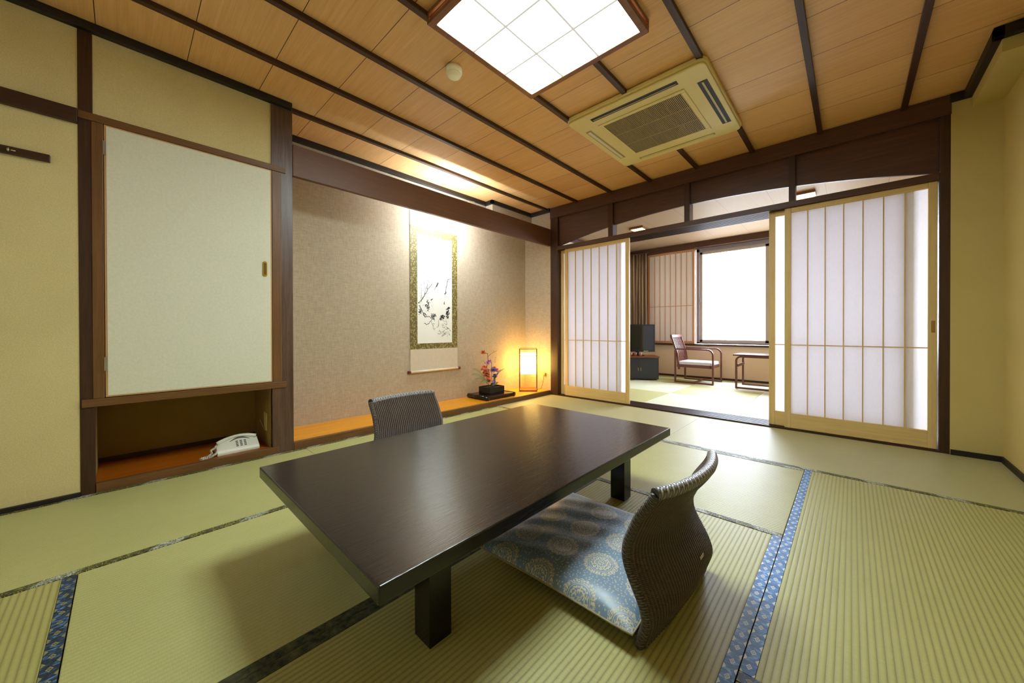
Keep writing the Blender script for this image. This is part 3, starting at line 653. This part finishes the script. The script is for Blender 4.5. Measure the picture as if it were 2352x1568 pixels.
for o_ in (ink.build('ink_branches', plain('sumi_ink', '3c3836', .8), t), leaf.build('ink_bamboo', plain('green_ink', '5a6a48', .8), t)): o_['kind'] = 'stuff'

# ---------------------------------------------------------------- alcove lamp (andon)
t = thing('floor_lantern', (-.215, -.185, .05), 'small lit paper lantern in a thin wooden frame on the alcove floor', 'lantern', rz=math.radians(41))
hw, hh = .108, .53; dkw = plain('thin_lantern_wood', '4a2a12', .5)
for sx in (-1, 1):
    for sy in (-1, 1): MB().box(sx*hw-.004, sy*hw-.004, 0, sx*hw+.004, sy*hw+.004, hh).build('leg', dkw, t)
m = MB()
for z in (.445, hh-.006): m.box(-hw, -hw-.003, z, hw, -hw+.003, z+.006).box(-hw, hw-.003, z, hw, hw+.003, z+.006).box(-hw-.003, -hw, z, -hw+.003, hw, z+.006).box(hw-.003, -hw, z, hw+.003, hw, z+.006)
m.build('top_rails', dkw, t); MB().box(-hw, -hw, 0, hw, hw, .02).build('base', wood('lantern_base', '6b3a12', '8a5220', 'y', .4), t, bevel=.002)
MB().box(-hw+.012, -hw+.012, .215, hw-.012, hw-.012, .475).build('lamp_shade', emit('lantern_paper', 'ffcc68', ANDON), t, bevel=.004)

# short cord and plug of the lantern at the side wall
t = thing('power_cord', (-.1, -.03, .05), 'thin cord and plug beside the lantern on the alcove floor', 'cord')
MB().tube([(-.06, -.05, .004), (-.03, 0, .01), (-.01, .015, .1), (.0, .02, .19), (-.01, .035, .2)], .003, 6).build('cord', plain('brown_cord', '5c3a1a', .6), t, smooth=True)
MB().box(-.03, .02, .18, .012, .046, .215).build('plug', plain('beige_plug', 'c0954a', .5), t, bevel=.003)

# ---------------------------------------------------------------- flower arrangement on lacquer stand
t = thing('display_stand', (-.235, -.80, .05), 'dark lacquered stand with rolled ends under the flower arrangement', 'stand')
lac = wood('brown_lacquer', '1e0f0a', '3d2015', 'x', .18, bump=.05)
SW = .215; SD = .165
MB().box(-SD, -SW+.02, .028, SD, SW-.02, .046).build('top', lac, t, bevel=.004)
for s in (-1, 1): MB().tube([(-SD, s*(SW-.012), .026), (SD, s*(SW-.012), .026)], .025, 20).build('rolled_end', plain('black_gloss', '0e0908', .12), t, smooth=True)
MB().box(-SD+.02, -SW+.04, .0, SD-.02, SW-.04, .028).build('base', lac, t)
f = thing('flower_arrangement', (-.235, -.80, .0965), 'flower arrangement with pink and orange blossoms in a square black vase', 'flower arrangement')
VD = .118
MB().box(-.09, -VD, 0, .09, VD, .008).box(-.09, -VD, .008, .09, -VD+.008, .078).box(-.09, VD-.008, .008, .09, VD, .078).box(-.09, -VD, .008, -.082, VD, .078).box(.082, -VD, .008, .09, VD, .078).build('vase', plain('black_ceramic', '0f0a12', .25), f, bevel=.006, seg=3)
MB().box(-.082, -VD+.008, .055, .082, VD-.008, .066).build('floral_foam', plain('dark_moss', '1c2414', .9), f)
grn = plain('leaf_green', '3f6a1e', .5); olv = plain('olive_frond', '6f7440', .6); stm = plain('brown_stem', '3e2a18', .6)
def blob(M, c, r, n=7, flat=.5):
    c = Vector(c)
    for k in range(n):
        a = random.uniform(0, 2*PI); b = random.uniform(-.7, 1.2); d = Vector((math.cos(a)*math.cos(b), math.sin(a)*math.cos(b), math.sin(b)))
        side = d.cross(Vector((0, 0, 1)) if abs(d.z) < .9 else Vector((1, 0, 0))).normalized(); up = side.cross(d)
        P = []
        for u, w_ in ((0, .1), (.35, .45), (.7, .6), (1, .35)):
            P.append((c+d*r*u+side*r*w_*.8+up*r*.12*math.sin(u*3), c+d*r*u-side*r*w_*.8+up*r*.12*math.sin(u*3), c+d*r*u*1.02+up*r*.18))
        for (l0, r0, m0), (l1, r1, m1) in zip(P, P[1:]):
            vs = [M.bm.verts.new(q) for q in (l0, m0, m1, l1)]; M.bm.faces.new(vs)
            vs = [M.bm.verts.new(q) for q in (m0, r0, r1, m1)]; M.bm.faces.new(vs)
def leafy(M, p0, p1, wd, droop=.03, n=8):
    p0, p1 = Vector(p0), Vector(p1); d = (p1-p0).normalized(); s_ = d.cross(Vector((0, 0, 1))).normalized() if abs(d.z) < .95 else Vector((0, 1, 0)); prev = None
    for i in range(n+1):
        u = i/n; p = p0.lerp(p1, u)+Vector((0, 0, droop*math.sin(u*PI))); ww = wd*math.sin(PI*min(.98, u*.9+.08))**.8
        cur = (M.bm.verts.new(p-s_*ww), M.bm.verts.new(p+Vector((0, 0, -.15*ww))), M.bm.verts.new(p+s_*ww))
        if prev: M.bm.faces.new((prev[0], prev[1], cur[1], cur[0])); M.bm.faces.new((prev[1], prev[2], cur[2], cur[1]))
        prev = cur
def fp(px, py, x=-.235):   # picture position on the plane of the vase -> local
    # linear map of the photographed arrangement (metres along y and z)
    y = -.80+(px-1128)*.00455; z = .205+(878-py)*.0046
    return (x+.235+random.uniform(-.02, .02), y+.80, z-.0965)
for nm, pts, r in (('branch', [(1117, 885), (1114, 840), (1116, 820), (1112, 803), (1100, 800)], .0035), ('branch', [(1126, 885), (1127, 850), (1130, 825)], .003), ('branch', [(1116, 812), (1128, 804), (1140, 799)], .0018)):
    MB().tube([fp(*q) for q in pts], r, 6).build(nm, stm, f, smooth=True)
for c, spots in (('d8702f', [(1099, 800, .02), (1142, 842, .016)]), ('de7a50', [(1105, 842, .03), (1109, 855, .034), (1110, 848, .03), (1100, 838, .022), (1113, 862, .024)]),
                 ('d89ac4', [(1120, 824, .022), (1118, 828, .02), (1146, 850, .028), (1118, 858, .026)]), ('e3a48c', [(1119, 874, .028)]), ('7d68b0', [(1135, 846, .024), (1136, 860, .02), (1131, 878, .022), (1143, 862, .02), (1118, 846, .014)])):
    pm = NT('petal_'+c); pm.col(lin(c)); pm.rough(.6); pm.b.inputs['Subsurface Weight'].default_value = 0
    for px, py, r in spots:
        M = MB(); blob(M, fp(px, py), r*1.45, 22); M.build('blossom', pm.m, f)
for a, b, w_, m_ in (((1133, 885), (1137, 858), .018, grn), ((1130, 886), (1152, 884), .022, grn), ((1125, 886), (1150, 882), .02, grn), ((1140, 880), (1152, 878), .014, grn), ((1124, 888), (1116, 884), .018, grn), ((1122, 886), (1128, 876), .016, grn), ((1136, 866), (1165, 846), .008, olv), ((1140, 862), (1185, 845), .007, olv)):
    M = MB(); leafy(M, fp(*a), fp(*b), w_, .03 if m_ is olv else .008); M.build('leaf', m_, f)
for bx, by, k in ((1072, 838, 0), (1062, 850, 1), (1068, 862, 2), (1082, 872, 3)):
    M = MB(); P0 = Vector(fp(1116, 882)); P1 = Vector(fp(bx, by)); P1.x += .03*k-.02
    prev = None
    spine = [P0.lerp(P1, i/22)+Vector((0, 0, .055*math.sin(PI*i/22*.95))) for i in range(23)]
    M.tube(spine, .0012, 5)
    for i in range(5, 23):
        for s in (-1, 1):
            q = spine[i]; l = .05*(1-((i-12)/16)**2); tip = q+Vector((s*l*.8, -l*.35, -l*.55)); dd = (tip-q).normalized(); sd = dd.cross(Vector((0, 0, 1))).normalized()*.0028
            M.bm.faces.new([M.bm.verts.new(v) for v in (q-sd*.4, q.lerp(tip, .5)-sd, tip, q.lerp(tip, .5)+sd)])
    M.build('fern_frond', olv, f)
for px, py in ((1098, 822), (1102, 826), (1140, 820), (1143, 816), (1139, 826), (1136, 799), (1141, 798)):
    M = MB(); blob(M, fp(px, py), .009, 5); M.build('seed_sprig', olv, f)

# ---------------------------------------------------------------- hidden alcove tube light
t = thing('tube_light', (-.085, -1.38, 1.915), 'lit strip lamp tucked behind the alcove lintel', 'strip light')
MB().box(.01, -.26, .045, .045, .26, .08).build('housing', plain('white_metal', 'e6e0d0', .4), t, bevel=.002)
MB().tube([(.0, -.2, .065), (.0, .2, .065)], .012, 12).build('tube', emit('tube_white', 'e0f0ff', TUBE), t, smooth=True)
t = thing('lamp_wire', (-.018, -1.27, 2.086), 'thin white wire looped on top of the alcove lintel', 'wire')
MB().tube([(0, -.12, .003), (.0, -.04, .02), (0, .03, .028), (.005, .07, .004), (.0, .02, .003), (0, -.02, .024), (0, -.06, .004)], .0025, 6).build('wire', plain('white_wire', 'e8e2d2', .4), t, smooth=True)

# ---------------------------------------------------------------- telephone in the niche
t = thing('telephone', (-.115, -3.15, .042), 'white push-button telephone lying in the low niche', 'telephone', rz=.0)
ivp = plain('ivory_phone', 'dedac6', .35); kd = plain('phone_dark', '4e4632', .6)
L2 = .108
# wedge body: low front, high back
prof = []
m = MB(); N = 20
def body(u, v):
    a = u*2-1; y = a*L2; hgt = .085*(1-.28*a*a)+.006*a; dep = .052
    ring = [(dep, .0), (dep, .018), (dep-.01, .03), (-dep*.5, hgt), (-dep, hgt-.01), (-dep, 0)]
    k = v*(len(ring)-1); i = min(int(k), len(ring)-2); s = k-i
    x = ring[i][0]*(1-s)+ring[i+1][0]*s; z = ring[i][1]*(1-s)+ring[i+1][1]*s
    return Vector((x, y, z))
V = m.grid(body, N, 20, False); m.bm.faces.new(V[0]); m.bm.faces.new(V[N][::-1]); m.bm.faces.new([V[i][0] for i in range(N+1)]+[V[i][20] for i in range(N, -1, -1)])
m.build('body', ivp, t, smooth=False, bevel=.004)
def face_pt(y, s, o=.0012):   # point on the sloping front, s 0..1 from low to high
    a = y/L2; hgt = .085*(1-.28*a*a)+.006*a; x0, z0, x1, z1 = .042, .03, -.026, hgt
    nx, nz = (z1-z0), -(x1-x0); l = math.hypot(nx, nz); return Vector((x0+(x1-x0)*s+nx/l*o, y, z0+(z1-z0)*s+nz/l*o))
for r in range(4):
    for c in range(3):
        y = -.005+c*.021; p = face_pt(y, .12+r*.14, .001); q = face_pt(y, .12+r*.14+.09, .001); M = MB()
        a_, b_, c_, d_ = [M.bm.verts.new(v) for v in (p+Vector((0, -.006, 0)), p+Vector((0, .006, 0)), q+Vector((0, .006, 0)), q+Vector((0, -.006, 0)))]
        M.bm.faces.new((a_, b_, c_, d_)); fc = M.bm.faces[:] if False else None
        M.build('key', kd, t)
M = MB(); P = [face_pt(-.04+.105*i/12, .68+.14*math.sin(PI*i/12), .001) for i in range(13)]; Q = [face_pt(-.04+.105*i/12, .72+.24*math.sin(PI*i/12), .001) for i in range(13)]
for i in range(12): M.bm.faces.new([M.bm.verts.new(v) for v in (P[i], P[i+1], Q[i+1], Q[i])])
M.build('handset_gap', kd, t)
M = MB(); hp = [face_pt(-.1+.2*i/20, .95+.1*math.sin(PI*i/20), .004) for i in range(21)]
M.tube(hp, [.009+.004*abs(i-10)/10 for i in range(21)], 10).build('handset', ivp, t, smooth=True)
cp = []
base = [(-.0, -.105, .05), (.015, -.135, .035), (.03, -.13, .02), (.04, -.15, .01), (.055, -.19, .008), (.07, -.18, .008), (.06, -.14, .009), (.05, -.115, .02), (.035, -.106, .03)]
def crv(s):
    k = s*(len(base)-1); i = min(int(k), len(base)-2); u = k-i; return Vector(base[i]).lerp(Vector(base[i+1]), u)
for i in range(420):
    s = i/419; c_ = crv(s); a = s*2*PI*38; cp.append(c_+Vector((.0055*math.cos(a), .003*math.cos(a), .0055*math.sin(a))))
MB().tube(cp, .0018, 5).build('coiled_cord', ivp, t, smooth=True)
t = thing('wall_socket', (-.13, -2.991, .12), 'beige phone socket plate on the right side of the niche', 'socket')
MB().box(-.035, -.006, .02, .035, 0, .14).build('plate', plain('beige_plate', 'c7b277', .5), t, bevel=.002)
t = thing('phone_wire', (-.2, -3.0, .045), 'thin beige wire from socket to telephone in the niche', 'wire')
MB().tube([(.07, -.0, .1), (.0, -.012, .16), (-.04, -.015, .11), (-.03, -.02, .05), (.02, -.04, .006), (.06, -.06, .006)], .0018, 5).build('wire', plain('beige_wire', '9c8a50', .5), t, smooth=True)

# ---------------------------------------------------------------- coat rail on the left wall
t = thing('coat_rail', (.0, -4.2, 1.615), 'short dark wooden coat rail with a hook on the left wall', 'coat rail')
MB().box(-.004, -.4, 0, .016, .327, .034).build('rail', dky, t, bevel=.002)
for y in (.215, -.05):
    hk = MB().tube([(.016, y, .024), (.03, y, .02), (.04, y, .006), (.046, y, .012)], .0035, 8).build('hook', plain('chrome', 'cfcac0', .2, 1), t, smooth=True)
    MB().lathe([(.007, 0), (.009, .003), (.004, .006)], seg=12).build('knob', plain('chrome_b', 'cfcac0', .2, 1), hk, smooth=True).location = (.03, y+.012, .01)

# ---------------------------------------------------------------- window room: armchair
red = wood('reddish_frame', '4a2018', '6e3a2a', 'x', .35)
def loop(L_, H_, r, n=6):   # inverted U on the ground: open rectangle with rounded top corners, closed at the bottom
    P = [(0, 0)]; P += [(0, H_-r)]+[(r-r*math.cos(PI/2*i/n), H_-r+r*math.sin(PI/2*i/n)) for i in range(1, n+1)]
    P += [(L_-r+r*math.sin(PI/2*i/n), H_-r+r*math.cos(PI/2*i/n)) for i in range(n+1)]+[(L_, 0)]; return P
t = thing('armchair', (.785, 2.15, 0), 'reddish wooden armchair with slatted back and pale seat facing the small table', 'armchair')
for y in (0, .455):
    L_ = .535; P = [(0, .0), (0, .49), (.02, .515)]+[(L_-.08+.08*math.sin(PI/2*i/6), .435+.08*math.cos(PI/2*i/6)) for i in range(7)]+[(L_, 0)]
    MB().bar([(a, y, b) for a, b in P], .03, .022, (0, 1, 0)).build('side_frame', red, t, bevel=.003)
    MB().box(0, y-.012, 0, L_, y+.012, .022).build('floor_rail', red, t, bevel=.002)
MB().box(.25, 0, .004, .275, .455, .02).build('stretcher', red, t)
MB().box(.02, .016, .235, .5, .03, .275).box(.02, .425, .235, .5, .439, .275).box(.49, .016, .235, .515, .439, .275).build('seat_rail', red, t, bevel=.002)
MB().box(.03, .02, .275, .51, .435, .325).build('seat_pad', plain('lilac_seat', 'c9bcc8', .8), t, bevel=.015, seg=4)
for y in (.02, .435): MB().bar([(.05, y, .2), (.02, y, .45), (-.07, y, .72)], .022, .028, (0, 1, 0)).build('back_post', red, t, bevel=.002)
MB().box(-.085, .02, .69, -.055, .435, .735).build('top_rail', red, t, bevel=.004)
for i in range(7):
    y = .06+.335*i/6; MB().bar([(.05, y, .3), (.02, y, .45), (-.068, y, .7)], .016, .01, (0, 1, 0)).build('slat', red, t)
t = thing('side_table', (1.63, 2.09, 0), 'low reddish wooden table with rounded frame legs by the window', 'table')
MB().box(-.035, -.035, .452, .82, .47, .474).build('tabletop', wood('reddish_top', '3c1c16', '5a3226', 'x', .2), t, bevel=.004)
for y in (0, .43):
    MB().bar([(a, y, b) for a, b in loop(.78, .44, .06)], .028, .024, (0, 1, 0)).build('leg_frame', red, t, bevel=.003)
    MB().box(0, y-.012, 0, .78, y+.012, .022).build('floor_rail', red, t)
for q_ in ((.0, .0, .3, .02, .43, .335), (.76, .0, .3, .78, .43, .335), (.37, 0, .004, .4, .43, .02)): MB().box(*q_).build('stretcher', red, t)
# television and stand
ang = math.radians(34)
t = thing('television_stand', (.2, 2.1, 0), 'dark blue-black television cabinet in the far corner', 'cabinet', rz=ang)
nb = plain('blue_black_cabinet', '20222e', .3); hwid = .30
MB().box(-hwid, -.14, .015, hwid, .24, .36).build('body', nb, t, bevel=.004)
MB().box(-hwid-.01, -.155, .36, hwid+.01, .25, .385).build('top', wood('stand_top', '5a2f1c', '7c4a2e', 'x', .3), t, bevel=.003)
for s in (-1, 1):
    d = MB().box(min(0, s*(hwid-.01)), -.146, .04, max(0, s*(hwid-.01)), -.14, .34).build('door', nb, t, bevel=.002)
    MB().box(s*.02-.004, -.158, .15, s*.02+.004, -.146, .2).build('handle', plain('dull_brass', 'a08a58', .35, .8), d)
t = thing('television', (.2+.0, 2.1, .386), 'flat black television on the corner cabinet', 'television', rz=ang)
MB().box(-.28, .045, .06, .28, .085, .515).build('casing', plain('black_bezel', '101014', .25), t, bevel=.004)
MB().box(-.255, .0435, .09, .255, .0455, .49).build('screen', plain('screen_glass', '14161c', .08), t)
MB().box(-.1, -.02, 0, .1, .12, .012).box(-.03, .05, .01, .03, .08, .07).build('foot', plain('black_foot', '101014', .25), t, bevel=.003)
MB().box(.1, .042, .068, .17, .0445, .076).build('badge', plain('silver_badge', 'b8bcc4', .3, .7), t)
cupm = plain('brown_cup', '8a5a48', .4)
c0 = None
for i, (dx, dy) in enumerate(((-.13, -.10), (-.055, -.09), (.02, -.11), (-.09, -.05))):
    px = .2+dx*math.cos(ang)-dy*math.sin(ang); py = 2.1+dx*math.sin(ang)+dy*math.cos(ang)
    if c0 is None:
        c0 = MB().lathe([(.018, 0), (.022, .01), (.026, .055), (.023, .055), (.019, .008)], seg=16).build('tea_cup', cupm, smooth=True); tag(c0, None, 'cup', 'tea cups in front of the television'); c = c0
    else: c = c0.copy(); C.objects.link(c)
    c.location = (px, py, .386); c['label'] = ('brown tea cup before the television, leftmost of the front row', 'brown tea cup before the television, middle of the front row', 'brown tea cup before the television, nearest the cabinet edge', 'brown tea cup before the television, set behind the others')[i]
# curtain
def curt():
    q = NT('striped_curtain'); x, y, z = q.xyz(q.coord()); n = q.noise(q.coord((160, 160, .5)), 1, 2); q.col(q.mix(q.ramp(n, .38, .62), lin('5c4a42'), lin('c2aa92'))); q.rough(.8); return q.m
def cf(u, v): return Vector((-.42+.51*u, 2.72+.03*math.sin(u*PI*2*9)+.008*math.sin(u*40+v*3), .58+1.6*v))
M = MB(); M.grid(cf, 160, 8, False); o = M.build('curtain', curt(), loc=(-.17, 2.72, 1.38), smooth=True); so = o.modifiers.new('solid', 'SOLIDIFY'); so.thickness = .003
tag(o, 'gathered brown striped curtain hanging left of the window behind the television', 'curtain')
trim(MB().tube([(-.44, 2.72, 2.195), (.12, 2.72, 2.195)], .01, 8), plain('rail_brown', '4a3a2c', .5), 'curtain rail above the brown curtain', 'curtain rail', 0)
# downlights
dl = []
for i, (x, y, lb) in enumerate(((.555, 1.35, 'small square lit ceiling lamp seen above the left sliding doors'), (2.43, 1.30, 'small square lit ceiling lamp seen through the right transom'))):
    if i == 0:
        t = thing('square_ceiling_lamp', (x, y, RC), lb, 'ceiling lamp', 'square ceiling lamps of the window room')
        MB().box(-.1, -.1, -.03, .1, -.085, 0).box(-.1, .085, -.03, .1, .1, 0).box(-.1, -.085, -.03, -.085, .085, 0).box(.085, -.085, -.03, .1, .085, 0).build('frame', rw, t)
        MB().box(-.085, -.085, -.026, .085, .085, -.02).build('diffuser', emit('warm_panel', 'ffb858', DOWN), t); first = t
    else:
        t = copy_tree(first); t.location = (x, y, RC); t['label'] = lb
